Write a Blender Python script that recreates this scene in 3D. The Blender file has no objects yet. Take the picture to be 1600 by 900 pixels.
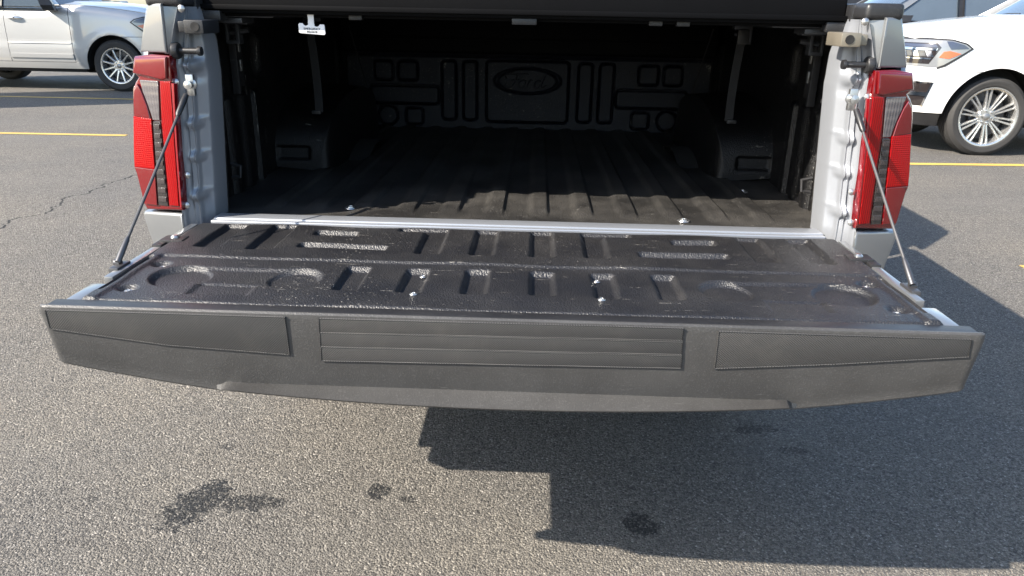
import bpy, bmesh, math, random
import numpy as np
from mathutils import Vector, Matrix

random.seed(7); rng = np.random.default_rng(7)
S = bpy.context.scene
COL = S.collection
R = math.radians

# ------------------------------------------------------------------ camera
CAM = np.array([0.0462, -1.8323, 1.4078]); PITCH, YAW, ROLL, FPX = 0.35829, -0.028236, 0.019121, 1153.66
def _basis():
    f = np.array([math.sin(YAW)*math.cos(PITCH), math.cos(YAW)*math.cos(PITCH), -math.sin(PITCH)])
    r = np.array([math.cos(YAW), -math.sin(YAW), 0.]); d = np.cross(f, r)
    return (math.cos(ROLL)*r - math.sin(ROLL)*d, math.cos(ROLL)*d + math.sin(ROLL)*r, f)
CR, CD, CF = _basis()
cam = bpy.data.cameras.new('camera'); cam.sensor_width = 36; cam.lens = FPX/1600*36; cam.clip_end = 2000; cam.clip_start = .05
camo = bpy.data.objects.new('camera', cam); COL.objects.link(camo)
M = Matrix.Identity(4)
for i in range(3):
    M[i][0] = CR[i]; M[i][1] = -CD[i]; M[i][2] = -CF[i]; M[i][3] = CAM[i]
camo.matrix_world = M; S.camera = camo
# pixel (of the 1600x900 photograph) -> point on a known plane of the place
def _on(u, w, ax, k):
    d = CF + CR*(u-800)/FPX + CD*(w-450)/FPX
    return CAM + d*((k-CAM[ax])/d[ax])
def py(u, w, y): return _on(u, w, 1, y)
def pz(u, w, z): return _on(u, w, 2, z)

# ------------------------------------------------------------------ light
SUNV = Vector((-1.175, -.65, 1.0)).normalized()
W = bpy.data.worlds.new('World'); S.world = W; W.use_nodes = True
nt = W.node_tree; nt.nodes.clear()
sky = nt.nodes.new('ShaderNodeTexSky'); sky.sky_type = 'NISHITA'; sky.sun_disc = False
sky.sun_elevation = math.asin(SUNV.z); sky.sun_rotation = math.atan2(SUNV.x, SUNV.y)
sky.dust_density = 1.0; sky.ozone_density = 1.0
bg = nt.nodes.new('ShaderNodeBackground'); bg.inputs[1].default_value = .108
wo = nt.nodes.new('ShaderNodeOutputWorld')
nt.links.new(sky.outputs[0], bg.inputs[0]); nt.links.new(bg.outputs[0], wo.inputs[0])
sun = bpy.data.lights.new('sun', 'SUN'); sun.energy = 4.4; sun.angle = R(.5); sun.color = (1, .915, .80)
suno = bpy.data.objects.new('sun', sun); COL.objects.link(suno)
suno.rotation_euler = SUNV.to_track_quat('Z', 'Y').to_euler(); suno.location = (-6, -4, 8)
S.view_settings.view_transform = 'Standard'; S.view_settings.look = 'None'
S.view_settings.gamma = 1; S.view_settings.use_curve_mapping = False; S.view_settings.exposure = 1.62

# ------------------------------------------------------------------ node helpers
class NT:
    def __init__(s, name):
        s.m = bpy.data.materials.new(name); s.m.use_nodes = True
        s.t = s.m.node_tree; s.b = s.t.nodes['Principled BSDF']
        s._c = None
    def n(s, typ, **kw):
        x = s.t.nodes.new('ShaderNode'+typ)
        for k, v in kw.items(): setattr(x, k, v)
        return x
    def set(s, sock, v):
        if hasattr(v, 'is_linked') or isinstance(v, bpy.types.NodeSocket): s.t.links.new(v, sock)
        elif isinstance(v, (tuple, list)) and len(v) == 3 and sock.type == 'RGBA': sock.default_value = (*v, 1)
        else: sock.default_value = v
    def co(s):
        if s._c is None: s._c = s.n('TexCoord').outputs['Object']
        return s._c
    def noise(s, scale, detail=2, rough=.5, vec=None, out=0, dist=0):
        x = s.n('TexNoise'); s.set(x.inputs['Vector'], vec or s.co()); x.inputs['Scale'].default_value = scale
        x.inputs['Detail'].default_value = detail; x.inputs['Roughness'].default_value = rough; x.inputs['Distortion'].default_value = dist
        return x.outputs[out]
    def vor(s, scale, feat='F1', out='Distance', vec=None, rand=1):
        x = s.n('TexVoronoi', feature=feat); s.set(x.inputs['Vector'], vec or s.co()); x.inputs['Scale'].default_value = scale
        x.inputs['Randomness'].default_value = rand
        return x.outputs[out]
    def math(s, op, a, b=0., c=None, clamp=False):
        x = s.n('Math', operation=op, use_clamp=clamp); s.set(x.inputs[0], a); s.set(x.inputs[1], b)
        if c is not None: s.set(x.inputs[2], c)
        return x.outputs[0]
    def ramp(s, fac, stops, interp='LINEAR'):
        x = s.n('ValToRGB'); s.set(x.inputs[0], fac); cr = x.color_ramp; cr.interpolation = interp
        while len(cr.elements) < len(stops): cr.elements.new(.5)
        for e, (p, c) in zip(cr.elements, stops):
            e.position = p; e.color = (c, c, c, 1) if isinstance(c, (int, float)) else (*c, 1)
        return x.outputs[0]
    def mix(s, fac, a, b, blend='MIX'):
        x = s.n('Mix', data_type='RGBA', blend_type=blend); s.set(x.inputs[0], fac); s.set(x.inputs[6], a); s.set(x.inputs[7], b)
        return x.outputs[2]
    def mapping(s, loc=(0,0,0), rot=(0,0,0), sc=(1,1,1), typ='POINT', vec=None):
        x = s.n('Mapping', vector_type=typ); s.set(x.inputs[0], vec or s.co())
        x.inputs[1].default_value = loc; x.inputs[2].default_value = rot; x.inputs[3].default_value = sc
        return x.outputs[0]
    def bump(s, h, strength=.5, dist=.002, normal=None):
        x = s.n('Bump'); x.inputs['Strength'].default_value = strength; x.inputs['Distance'].default_value = dist
        s.set(x.inputs['Height'], h)
        if normal: s.set(x.inputs['Normal'], normal)
        return x.outputs[0]
    def sep(s, vec=None):
        x = s.n('SeparateXYZ'); s.set(x.inputs[0], vec or s.co()); return x.outputs
    def out(s, color=None, rough=None, normal=None, **kw):
        if color is not None: s.set(s.b.inputs['Base Color'], color)
        if rough is not None: s.set(s.b.inputs['Roughness'], rough)
        if normal is not None: s.set(s.b.inputs['Normal'], normal)
        for k, v in kw.items(): s.set(s.b.inputs[k.replace('_', ' ')], v)
        return s.m

def m_paint(name, col, metal=.0, rough=.28, coat=1.0, dirt=.12, flake=0.):
    t = NT(name)
    c = t.mix(t.ramp(t.noise(3.5, 5, .65), [(.45, 0.), (.75, max(dirt, .001))]), col, (.30, .28, .25))
    kw = dict(Metallic=metal, Coat_Weight=coat, Coat_Roughness=.06)
    r = t.math('MULTIPLY_ADD', t.noise(14, 4), .14, rough-.05)
    nm = t.bump(t.noise(2.2, 1), .05, .01)
    return t.out(c, r, nm, **kw)
def m_plain(name, col, rough=.5, metal=0., bump=0., bs=200, var=.25, **kw):
    t = NT(name)
    f = t.noise(9, 5, .6)
    c = t.mix(t.math('MULTIPLY', f, 1.), tuple(x*(1-var) for x in col), tuple(min(1, x*(1+var)) for x in col))
    nm = t.bump(t.noise(bs, 2), bump, .001) if bump else None
    return t.out(c, t.math('MULTIPLY_ADD', t.noise(25, 3), .15, rough-.07), nm, Metallic=metal, **kw)

def m_asphalt():
    t = NT('asphalt'); c = t.co(); X, Y, Z = t.sep()
    wob = t.noise(60, 2, out=1)
    big = t.noise(.55, 5, .6); mid = t.noise(7, 4, .6)
    rnd = t.vor(172, out='Color'); rr = t.n('SeparateColor'); t.set(rr.inputs[0], rnd)
    edge = t.vor(172, 'DISTANCE_TO_EDGE'); dist = t.vor(172)
    fine = t.noise(520, 3, .7)
    stone = t.ramp(rr.outputs[0], [(0, (.080, .077, .074)), (.2, (.155, .147, .136)), (.65, (.245, .231, .210)), (.95, (.330, .313, .284)), (1, (.50, .48, .45))])
    gap_shade = t.ramp(edge, [(0., .42), (.14, 1.)])  # darkens the colour between stones to stand for fine occlusion
    col = t.mix(1., stone, gap_shade, 'MULTIPLY')
    tone = t.mix(t.ramp(big, [(.32, 0.), (.66, 1.)]), (.84, .84, .85), (1.16, 1.11, 1.02))
    col = t.mix(1., col, tone, 'MULTIPLY')
    col = t.mix(t.math('MULTIPLY', mid, .45), col, t.mix(1., col, (.72, .70, .68), 'MULTIPLY'))
    # dusty streaks where tyres run, along x
    strk = t.ramp(t.noise(1.1, 5, .65, vec=t.mapping(sc=(.25, 1.2, 1))), [(.5, 0.), (.72, .38)])
    col = t.mix(strk, col, (.21, .195, .17))
    # damp and oil blotches
    mask = None
    ns = t.noise(26, 5, .7)
    for (cx, cy, rx, ry, rot, st) in [(-.945, .0, .062, .115, -.35, 1.), (-.80, .008, .095, .036, .05, .9), (-.71, .012, .035, .02, .1, .8),
                                      (-.409, .085, .028, .046, .1, 1.), (-.315, .052, .022, .018, 0, .8), (.385, -.029, .05, .045, .3, 1.),
                                      (.875, .537, .07, .03, .2, .75), (.965, .40, .05, .02, 0, .65), (-.977, .306, .025, .02, 0, .6), (-1.27, .0, .02, .02, 0, .5)]:
        q = t.mapping((cx, cy, 0), (0, 0, rot), (rx, ry, 1), 'TEXTURE')
        qs = t.sep(q)
        ln = t.math('SQRT', t.math('ADD', t.math('POWER', t.math('ABSOLUTE', qs[0]), 2.), t.math('POWER', t.math('ABSOLUTE', qs[1]), 2.)))
        v = t.math('MULTIPLY_ADD', ns, 3.2, t.math('SUBTRACT', ln, 1.72))
        mk = t.math('MULTIPLY', t.ramp(v, [(.90, 1.), (1., 0.)]), st)
        mask = mk if mask is None else t.math('MAXIMUM', mask, mk)
    thin = t.math('MULTIPLY', mask, t.ramp(rr.outputs[0], [(.55, 1.), (.9, .45)]))
    col = t.mix(thin, col, (.009, .0088, .0095))
    # paving seam that has opened into a crack
    dx = t.math('SUBTRACT', t.math('ADD', X, t.math('MULTIPLY', t.math('SUBTRACT', t.noise(2.6, 5, .62, vec=t.mapping(sc=(0, 1, 0))), .5), .55)), -3.5)
    cw = t.math('MULTIPLY_ADD', t.noise(9, 2), .022, -.001)
    crack = t.math('MULTIPLY', t.ramp(t.math('DIVIDE', t.math('ABSOLUTE', dx), cw), [(.55, 1.), (1., 0.)]), t.ramp(Y, [(.0, 0.), (.02, 1.)]))
    col = t.mix(crack, col, (.018, .017, .016))
    h = t.math('ADD', t.math('MULTIPLY', t.math('SUBTRACT', 1., dist), 1.), t.math('MULTIPLY', rr.outputs[1], .8))
    h = t.math('ADD', h, t.math('MULTIPLY', fine, .6)); h = t.math('ADD', h, t.math('MULTIPLY', t.noise(125, 3, .6), 1.7))
    h = t.math('SUBTRACT', h, t.math('MULTIPLY', crack, 6.))
    rough = t.math('MULTIPLY_ADD', thin, -.08, t.math('MULTIPLY_ADD', rr.outputs[2], .3, .62))
    return t.out(col, rough, t.bump(h, 1., .0085))

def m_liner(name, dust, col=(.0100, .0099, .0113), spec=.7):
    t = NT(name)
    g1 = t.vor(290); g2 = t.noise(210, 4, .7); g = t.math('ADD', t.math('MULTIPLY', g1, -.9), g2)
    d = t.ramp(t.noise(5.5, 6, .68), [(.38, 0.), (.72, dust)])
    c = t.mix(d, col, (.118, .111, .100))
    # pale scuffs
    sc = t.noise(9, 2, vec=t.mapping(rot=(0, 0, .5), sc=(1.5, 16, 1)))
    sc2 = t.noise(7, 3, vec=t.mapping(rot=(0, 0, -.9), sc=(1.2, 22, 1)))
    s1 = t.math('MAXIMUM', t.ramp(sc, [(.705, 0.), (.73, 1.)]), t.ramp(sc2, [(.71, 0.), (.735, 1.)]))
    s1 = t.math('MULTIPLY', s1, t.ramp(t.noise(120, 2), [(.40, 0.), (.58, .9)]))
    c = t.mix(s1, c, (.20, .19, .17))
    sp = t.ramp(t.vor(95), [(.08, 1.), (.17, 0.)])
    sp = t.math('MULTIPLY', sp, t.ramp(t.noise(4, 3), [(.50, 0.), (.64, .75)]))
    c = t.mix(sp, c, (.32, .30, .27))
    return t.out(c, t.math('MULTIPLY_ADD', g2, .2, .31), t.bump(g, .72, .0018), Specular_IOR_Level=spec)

def m_grip():
    t = NT('grip_rubber'); X, Y, Z = t.sep()
    p = 2*math.pi/.0046
    a = t.math('SINE', t.math('MULTIPLY', t.math('ADD', X, Z), p)); b = t.math('SINE', t.math('MULTIPLY', t.math('SUBTRACT', X, Z), p))
    h = t.math('MAXIMUM', a, b)
    c = t.mix(t.ramp(h, [(0., 0.), (1., 1.)]), (.020, .020, .0205), (.070, .069, .068))
    d = t.ramp(t.noise(11, 5, .7), [(.5, 0.), (.75, .35)])
    c = t.mix(d, c, (.10, .095, .085))
    return t.out(c, .50, t.bump(h, .55, .0013))

def m_plastic(name, col, rough=.5, grain=420, b=.35):
    t = NT(name)
    d = t.ramp(t.noise(7, 6, .7), [(.42, 0.), (.8, .30)])
    sc = t.ramp(t.noise(10, 2, vec=t.mapping(rot=(0, .2, .3), sc=(2, 24, 18))), [(.73, 0.), (.78, .5)])
    c = t.mix(d, col, tuple(min(1, x*2.0+.02) for x in col))
    c = t.mix(sc, c, (.16, .155, .15))
    sp = t.math('MULTIPLY', t.ramp(t.noise(grain, 1), [(.55, 0.), (.75, .35)]), 1.)
    c = t.mix(sp, c, tuple(min(1, x*2.2+.02) for x in col))
    return t.out(c, rough, t.bump(t.noise(grain, 2, .6), b, .0008))

def m_lens(name, col, rough=.06, ribs=None, trans=0., coat=1.):
    t = NT(name)
    nm = None
    if ribs:
        X, Y, Z = t.sep(); a = {'x': X, 'z': Z}
        h = None
        for ax, per in ribs:
            w = t.math('SINE', t.math('MULTIPLY', a[ax], 2*math.pi/per))
            h = w if h is None else t.math('ADD', h, w)
        nm = t.bump(h, .22, .0012)
    else: nm = t.bump(t.noise(1.8, 1), .06, .01)
    c = t.mix(t.noise(6, 3), tuple(x*.85 for x in col), col)
    return t.out(c, t.math('MULTIPLY_ADD', t.noise(30, 4), .06, rough), nm, Coat_Weight=coat, Coat_Roughness=.04, Specular_IOR_Level=.5*coat, Transmission_Weight=trans, IOR=1.5)

def m_yellow():
    t = NT('yellow_road_paint')
    w = t.noise(130, 4, .75); w2 = t.noise(3, 4, .6)
    f = t.ramp(t.math('ADD', t.math('MULTIPLY', w, .75), t.math('MULTIPLY', w2, .25)), [(.33, 1.), (.43, 0.)])
    c = t.mix(f, (.50, .335, .075), (.12, .11, .09))
    return t.out(c, .6, t.bump(t.vor(165), .6, .003))

def m_glass(name, col=(.02, .025, .03)):
    t = NT(name)
    return t.out(t.mix(t.noise(2, 2), col, tuple(x*1.6 for x in col)), .03, None, Coat_Weight=1., Specular_IOR_Level=.8)

MAT = dict(
    asphalt=m_asphalt(), yellow=m_yellow(),
    silver=m_paint('silver_truck_paint', (.205, .214, .222), .55, .30, .8, .10),
    jamb=m_paint('silver_jamb_paint', (.275, .29, .315), .40, .36, .5, .06),
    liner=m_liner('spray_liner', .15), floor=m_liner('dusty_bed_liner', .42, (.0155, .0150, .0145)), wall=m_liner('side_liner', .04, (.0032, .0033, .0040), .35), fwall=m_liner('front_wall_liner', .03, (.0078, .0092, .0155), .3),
    cap=m_plastic('grained_plastic', (.044, .0435, .043), .42, 330, .8), black=m_plastic('black_plastic', (.014, .014, .015), .42, 300, .2),
    grip=m_grip(), steel=m_plain('zinc_steel', (.52, .52, .51), .3, .9), dsteel=m_plain('dark_steel', (.10, .10, .105), .4, .7),
    rustbr=m_plain('worn_latch_steel', (.26, .23, .18), .45, .6, .5, 260), rubber=m_plain('rubber', (.018, .018, .019), .6, 0, .3, 300),
    cable=m_plain('cable_sleeve', (.06, .06, .062), .42, .2),
    red=m_lens('red_lens', (.135, .0012, .003)), redb=m_lens('bright_red_lens', (.24, .002, .003), .10, [('x', .0055)], coat=.35), redr=m_lens('ribbed_red_lens', (.30, .0025, .0035), .12, [('z', .005), ('x', .006)], coat=.3),
    redd=m_lens('deep_red_lens', (.22, .004, .008)), clear=m_lens('clear_ribbed_lens', (.115, .105, .108), .10, [('x', .0075), ('z', .02)]), smoke=m_lens('smoked_lens', (.022, .018, .018), .08), smokeseg=m_lens('smoked_segment', (.038, .030, .030), .22, [('x', .004)]),
    white=m_paint('white_car_paint', (.80, .80, .79), 0, .22, 1., .05), suvsilver=m_paint('pale_silver_paint', (.46, .46, .447), .3, .30, 1., .0),
    dark=m_paint('charcoal_car_paint', (.05, .052, .058), .3, .3, 1., .1), grey=m_paint('pewter_car_paint', (.22, .23, .24), .4, .3, 1., .08),
    glass=m_glass('car_glass', (.05, .065, .08)), tyre=m_plain('tyre_rubber', (.030, .029, .028), .75, 0, .5, 120), alloy=m_plain('alloy_wheel', (.62, .62, .61), .25, .85, var=.12),
    alloyd=m_plain('grey_alloy', (.30, .30, .30), .4, .8), chrome=m_plain('chrome', (.80, .80, .80), .08, 1., var=.05), void=m_plain('dark_underbody', (.008, .008, .008), .8),  # alloyd is the plain grey alloy of the hub caps
    lamp=m_plain('head_lamp_clear', (.26, .27, .28), .12, .4, var=.15), lampin=m_lens('head_lamp_reflector', (.085, .085, .085), .15, [('x', .03), ('z', .04)]), amber=m_lens('amber_lens', (.55, .10, .03), .15, [('x', .012)]),
    tint=m_plain('tinted_glass', (.020, .022, .026), .3, Specular_IOR_Level=.25),
    wing=m_lens('blue_grey_lens', (.045, .055, .085), .08),
    tag=m_plain('white_tag_plastic', (.80, .80, .80), .4, var=.03), ink=m_plain('black_ink', (.02, .02, .02), .5), web=m_plain('grey_webbing', (.011, .0115, .013), .8, 0, .6, 700), cord=m_plain('pale_cord', (.45, .43, .40), .6),
    tonn=m_plain('black_aluminium', (.0032, .0033, .0038), .6, .0, .15, 300, Specular_IOR_Level=.06), rail=m_plain('grey_aluminium_rail', (.07, .073, .08), .4, .6), sill=m_paint('sill_paint', (.33, .35, .38), .5, .33, .4, .05), blockerm=m_plain('blocker_cladding', (.35, .38, .42), .4, .3),
)

# ------------------------------------------------------------------ mesh helpers: every v* returns (verts, faces)
def mk(name, shapes, mat, parent=None, angle=38, smooth=True):
    if isinstance(shapes, tuple): shapes = [shapes]
    V, F = [], []
    for v, f in shapes:
        o = len(V); V.extend([tuple(map(float, p)) for p in v]); F.extend([tuple(i+o for i in q) for q in f])
    me = bpy.data.meshes.new(name); me.from_pydata(V, [], F); me.validate()
    me.materials.append(MAT[mat] if isinstance(mat, str) else mat)
    if smooth:
        me.polygons.foreach_set('use_smooth', [True]*len(me.polygons))
        me.set_sharp_from_angle(angle=R(angle))
    me.update()
    o = bpy.data.objects.new(name, me); COL.objects.link(o)
    if parent: o.parent = parent
    return o
def inst(src, parent, loc=(0, 0, 0), rot=(0, 0, 0)):
    o = src.copy(); COL.objects.link(o); o.parent = parent; o.location = loc; o.rotation_euler = rot; return o
def tag(o, label=None, cat=None, group=None, kind=None):
    for k, v in (('label', label), ('category', cat), ('group', group), ('kind', kind)):
        if v: o[k] = v
    return o
def thing(name, label, cat, loc=(0, 0, 0), rz=0, group=None):
    o = bpy.data.objects.new(name, None); COL.objects.link(o); o.location = loc; o.rotation_euler = (0, 0, rz); o.empty_display_size = .2
    return tag(o, label, cat, group)
def _bm(bm):
    bm.verts.index_update()
    r = ([tuple(v.co) for v in bm.verts], [tuple(v.index for v in f.verts) for f in bm.faces]); bm.free(); return r
def vbox(x0, x1, y0, y1, z0, z1, b=0., seg=2):
    bm = bmesh.new(); bmesh.ops.create_cube(bm, size=1)
    for v in bm.verts: v.co = ((x0+x1)/2+v.co.x*abs(x1-x0), (y0+y1)/2+v.co.y*abs(y1-y0), (z0+z1)/2+v.co.z*abs(z1-z0))
    if b: bmesh.ops.bevel(bm, geom=bm.edges[:], offset=b, segments=seg, affect='EDGES', profile=.6)
    return _bm(bm)
def vprism(pts, off, b=0., seg=2):
    """closed 3-D outline pushed along off, front rim bevelled"""
    bm = bmesh.new(); vs = [bm.verts.new(p) for p in pts]; f = bm.faces.new(vs)
    r = bmesh.ops.extrude_face_region(bm, geom=[f]); nv = [g for g in r['geom'] if isinstance(g, bmesh.types.BMVert)]
    for v in nv: v.co += Vector(off)
    bmesh.ops.recalc_face_normals(bm, faces=bm.faces[:])
    if b:
        s = set(vs); es = [e for e in bm.edges if e.verts[0] in s and e.verts[1] in s]
        bmesh.ops.bevel(bm, geom=es, offset=b, segments=seg, affect='EDGES', profile=.6, clamp_overlap=True)
    bmesh.ops.triangulate(bm, faces=[f for f in bm.faces if len(f.verts) > 4])
    return _bm(bm)
def vtube(pts, r, n=8, caps=True):
    P = [Vector(p) for p in pts]; V, F = [], []
    rs = r if isinstance(r, (list, tuple)) else [r]*len(P)
    up = None
    for i, p in enumerate(P):
        d = (P[min(i+1, len(P)-1)]-P[max(i-1, 0)]).normalized()
        if up is None: up = d.orthogonal().normalized()
        up = (up-d*up.dot(d)).normalized(); sd = d.cross(up)
        for k in range(n):
            a = 2*math.pi*k/n; V.append(p+(up*math.cos(a)+sd*math.sin(a))*rs[i])
    for i in range(len(P)-1):
        for k in range(n): F.append((i*n+k, i*n+(k+1) % n, (i+1)*n+(k+1) % n, (i+1)*n+k))
    if caps: F.append(tuple(range(n))[::-1]); F.append(tuple((len(P)-1)*n+k for k in range(n)))
    return V, F
def vlathe(prof, o, axis, n=24, closed=False, caps=True):
    """prof: (radius, height along axis)"""
    a = Vector(axis).normalized(); u = a.orthogonal().normalized(); w = a.cross(u); o = Vector(o); V, F = [], []
    for r, h in prof:
        for k in range(n):
            t = 2*math.pi*k/n; V.append(o+a*h+(u*math.cos(t)+w*math.sin(t))*r)
    m = len(prof)
    for i in range(m if closed else m-1):
        j = (i+1) % m
        for k in range(n): F.append((i*n+k, i*n+(k+1) % n, j*n+(k+1) % n, j*n+k))
    if not closed and caps:
        if prof[0][0] > 1e-5: F.append(tuple(range(n))[::-1])
        if prof[-1][0] > 1e-5: F.append(tuple((m-1)*n+k for k in range(n)))
    return V, F
def vgrid(A, B, fn):
    """A, B 1-D arrays; fn(a,b)->x,y,z arrays"""
    a, b = np.meshgrid(A, B); x, y, z = fn(a, b); x, y, z = (np.broadcast_to(q, a.shape) for q in (x, y, z))
    V = np.stack([x, y, z], -1).reshape(-1, 3).tolist(); n = len(A); F = []
    for j in range(len(B)-1):
        r = j*n
        F.extend([(r+i, r+i+1, r+n+i+1, r+n+i) for i in range(n-1)])
    return V, F
def vpatch(poly, fn, du, dv, thick=.012, proud=0., sgn=1, eps=1e-3):
    """polygon in (u,v) wrapped over the surface fn, with a returned edge"""
    bm = bmesh.new(); bm.faces.new([bm.verts.new((u, v, 0)) for u, v in poly])
    us = [p[0] for p in poly]; vs = [p[1] for p in poly]
    for k in np.arange(math.floor(min(us)/du)*du+du, max(us), du):
        bmesh.ops.bisect_plane(bm, geom=bm.verts[:]+bm.edges[:]+bm.faces[:], plane_co=(k, 0, 0), plane_no=(1, 0, 0), dist=1e-5)
    for k in np.arange(math.floor(min(vs)/dv)*dv+dv, max(vs), dv):
        bmesh.ops.bisect_plane(bm, geom=bm.verts[:]+bm.edges[:]+bm.faces[:], plane_co=(0, k, 0), plane_no=(0, 1, 0), dist=1e-5)
    bmesh.ops.remove_doubles(bm, verts=bm.verts[:], dist=2e-4)
    bmesh.ops.triangulate(bm, faces=[f for f in bm.faces if len(f.verts) > 4])
    bd = [e for e in bm.edges if e.is_boundary]
    r = bmesh.ops.extrude_edge_only(bm, edges=bd)
    nv = [g for g in r['geom'] if isinstance(g, bmesh.types.BMVert)]
    for v in nv: v.co.z = -1
    for v in bm.verts:
        u, w, d = v.co; p = Vector(fn(u, w))
        n = (Vector(fn(u+eps, w))-p).cross(Vector(fn(u, w+eps))-p)
        n = n.normalized()*sgn if n.length > 1e-12 else Vector((0, 0, 0))
        v.co = p+n*(proud-(thick if d < -.5 else 0))
    bmesh.ops.recalc_face_normals(bm, faces=bm.faces[:])
    return _bm(bm)
def sdbox(x, y, cx, cy, hx, hy, r=.0):
    qx = np.abs(x-cx)-hx+r; qy = np.abs(y-cy)-hy+r
    return np.hypot(np.maximum(qx, 0), np.maximum(qy, 0))+np.minimum(np.maximum(qx, qy), 0)-r
def well(d, w):
    """1 inside, 0 outside, smooth wall of width w just inside the outline"""
    t = np.clip(-d/w, 0, 1); return t*t*(3-2*t)
def text_mesh(name, body, size, mat, parent, mw, ext=.0004, spacing=1.):
    c = bpy.data.curves.new(name, 'FONT'); c.body = body; c.size = size; c.align_x = 'CENTER'; c.align_y = 'CENTER'; c.extrude = ext; c.space_line = spacing
    o = bpy.data.objects.new(name, c); COL.objects.link(o)
    bpy.context.view_layer.update()
    me = bpy.data.meshes.new_from_object(o.evaluated_get(bpy.context.evaluated_depsgraph_get()))
    bpy.data.objects.remove(o); me.transform(mw); me.materials.clear(); me.materials.append(MAT[mat]); me.name = name
    o = bpy.data.objects.new(name, me); COL.objects.link(o); o.parent = parent; return o

# ------------------------------------------------------------------ the lot
g = mk('ground', vgrid(np.linspace(-400, 400, 41), np.linspace(-400, 400, 41), lambda a, b: (a, b, a*0)), 'asphalt'); tag(g, 'worn grey asphalt of the parking lot with stones and oil spots', 'ground', kind='structure')
def line(x0, y0, x1, y1, w, label):
    d = Vector((x1-x0, y1-y0)).normalized(); n = Vector((-d.y, d.x))*w/2
    N = max(2, int(math.hypot(x1-x0, y1-y0)/.12)); V, F = [], []
    for i in range(N+1):
        q = Vector((x0, y0)).lerp(Vector((x1, y1)), i/N); k = 1+random.uniform(-.04, .04)
        V += [(q.x+n.x*k, q.y+n.y*k, .004), (q.x-n.x*k, q.y-n.y*k, .004)]
        if i: F.append((2*i-2, 2*i-1, 2*i+1, 2*i))
    tag(mk('parking_line', (V, F), 'yellow', smooth=False), label, 'road marking', kind='structure')
line(-10.2, 6.37, -4.63, 6.52, .10, 'yellow parking line ending near the left tail light')
line(-10.2, 9.90, -4.5, 9.93, .10, 'yellow parking line beside the silver car')
line(3.2, 5.88, 9.4, 6.30, .11, 'yellow parking line beside the white car')
line(3.035, 2.52, 8.6, 2.78, .11, 'yellow parking line end beyond the truck shadow')
line(3.2, 9.3, 9.4, 9.6, .11, 'yellow parking line between the white and grey cars')

# ------------------------------------------------------------------ wheels
def make_wheel(parent, loc, side, rt, rr, style, w=.27):
    """axle along y; side=+1 outer face at +y"""
    s = side
    def A(prof, caps=True): return vlathe([(r, h*s) for r, h in prof], (0, 0, 0), (0, 1, 0), 56, False, caps)
    hub = mk('wheel', [A([(.15, -.02), (.155, .0), (.15, .015), (.05, .02)]), vlathe([(rr*.80, -.05*s), (rr*.80, -.03*s)], (0, 0, 0), (0, 1, 0), 40)], 'dsteel', parent); hub.location = loc
    tp = [(rr-.005, -w*.44), (rr+.02, -w*.5), (rt-.04, -w*.5), (rt-.012, -w*.42)]
    for k in range(5):
        a = -w*.40+k*w*.8/5; tp += [(rt, a+.004), (rt, a+w*.8/5-.008), (rt-.009, a+w*.8/5-.006), (rt-.009, a+w*.8/5+.002)]
    tp = tp[:-2]+[(rt-.012, w*.42), (rt-.04, w*.5), (rt-.065, w*.505), (rt-.07, w*.497), (rr+.03, w*.5), (rr+.012, w*.485), (rr-.002, w*.455), (rr-.012, w*.40)]
    ty = mk('tyre', vlathe([(r, h*s) for r, h in tp], (0, 0, 0), (0, 1, 0), 72, False, False), 'tyre', hub, 30)
    sh = [A([(rr-.016, -w*.42), (rr-.02, w*.3), (rr-.014, w*.40), (rr+.001, w*.452), (rr+.002, w*.465), (rr-.010, w*.466), (rr-.022, w*.44), (rr-.030, w*.36), (rr-.034, -w*.3)], False)]
    fo = w*.40
    def spoke(a0, r0, a1, r1, wa, wb, d0, d1):
        p0 = Vector((math.cos(a0)*r0, 0, math.sin(a0)*r0)); p1 = Vector((math.cos(a1)*r1, 0, math.sin(a1)*r1))
        d = (p1-p0).normalized(); n = Vector((-d.z, 0, d.x)); Y = Vector((0, s, 0)); V = []
        for p, ww, dd in ((p0, wa, d0), (p0.lerp(p1, .5), (wa+wb)/2, d0*.35+d1*.65), (p1, wb, d1)):
            for (k, h) in ((-1, -.045), (-1, -.007), (-.55, 0), (.55, 0), (1, -.007), (1, -.045)):
                V.append(p+n*k*ww/2+Y*(dd+h))
        F = []
        for i in range(2):
            for k in range(6): F.append((i*6+k, i*6+(k+1) % 6, i*6+6+(k+1) % 6, i*6+6+k))
        return V, F
    if style == 'multi':
        for k in range(10):
            a = 2*math.pi*(k+.3)/10
            for q in (-1, 1):
                sh.append(spoke(a+q*.13, .085, a+q*.088, rr-.016, .020, .024, fo-.022, fo-.002))
            sh.append(spoke(a, .06, a, .15, .06, .045, fo-.03, fo-.035))
    else:
        for k in range(6):
            a = 2*math.pi*(k+.5)/6
            for q in (-1, 1):
                sh.append(spoke(a+q*.30, .07, a+q*.20+q*.06, rr-.016, .036, .026, fo-.024, fo-.002))
                sh.append(spoke(a+q*.05, .07, a+q*.30, .19, .03, .024, fo-.028, fo-.018))
    sh.append(A([(.098, fo-.07), (.098, fo-.034), (.088, fo-.024), (.0, fo-.022)]))
    rim = mk('rim', sh, 'alloy', hub)
    nut = None
    for k in range(6):
        a = 2*math.pi*k/6+.2; l = (math.cos(a)*.068, (fo-.022)*s, math.sin(a)*.068)
        if nut is None: nut = mk('lug_nut', vlathe([(.013, 0), (.013, .014*s), (.008, .02*s), (0, .021*s)], (0, 0, 0), (0, 1, 0), 6), 'chrome', hub); nut.location = l
        else: inst(nut, hub, l)
    mk('hub_cap', A([(.036, fo-.024), (.036, fo-.008), (.028, fo-.003), (0, fo-.002)]), 'alloyd', hub)
    return hub

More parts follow.
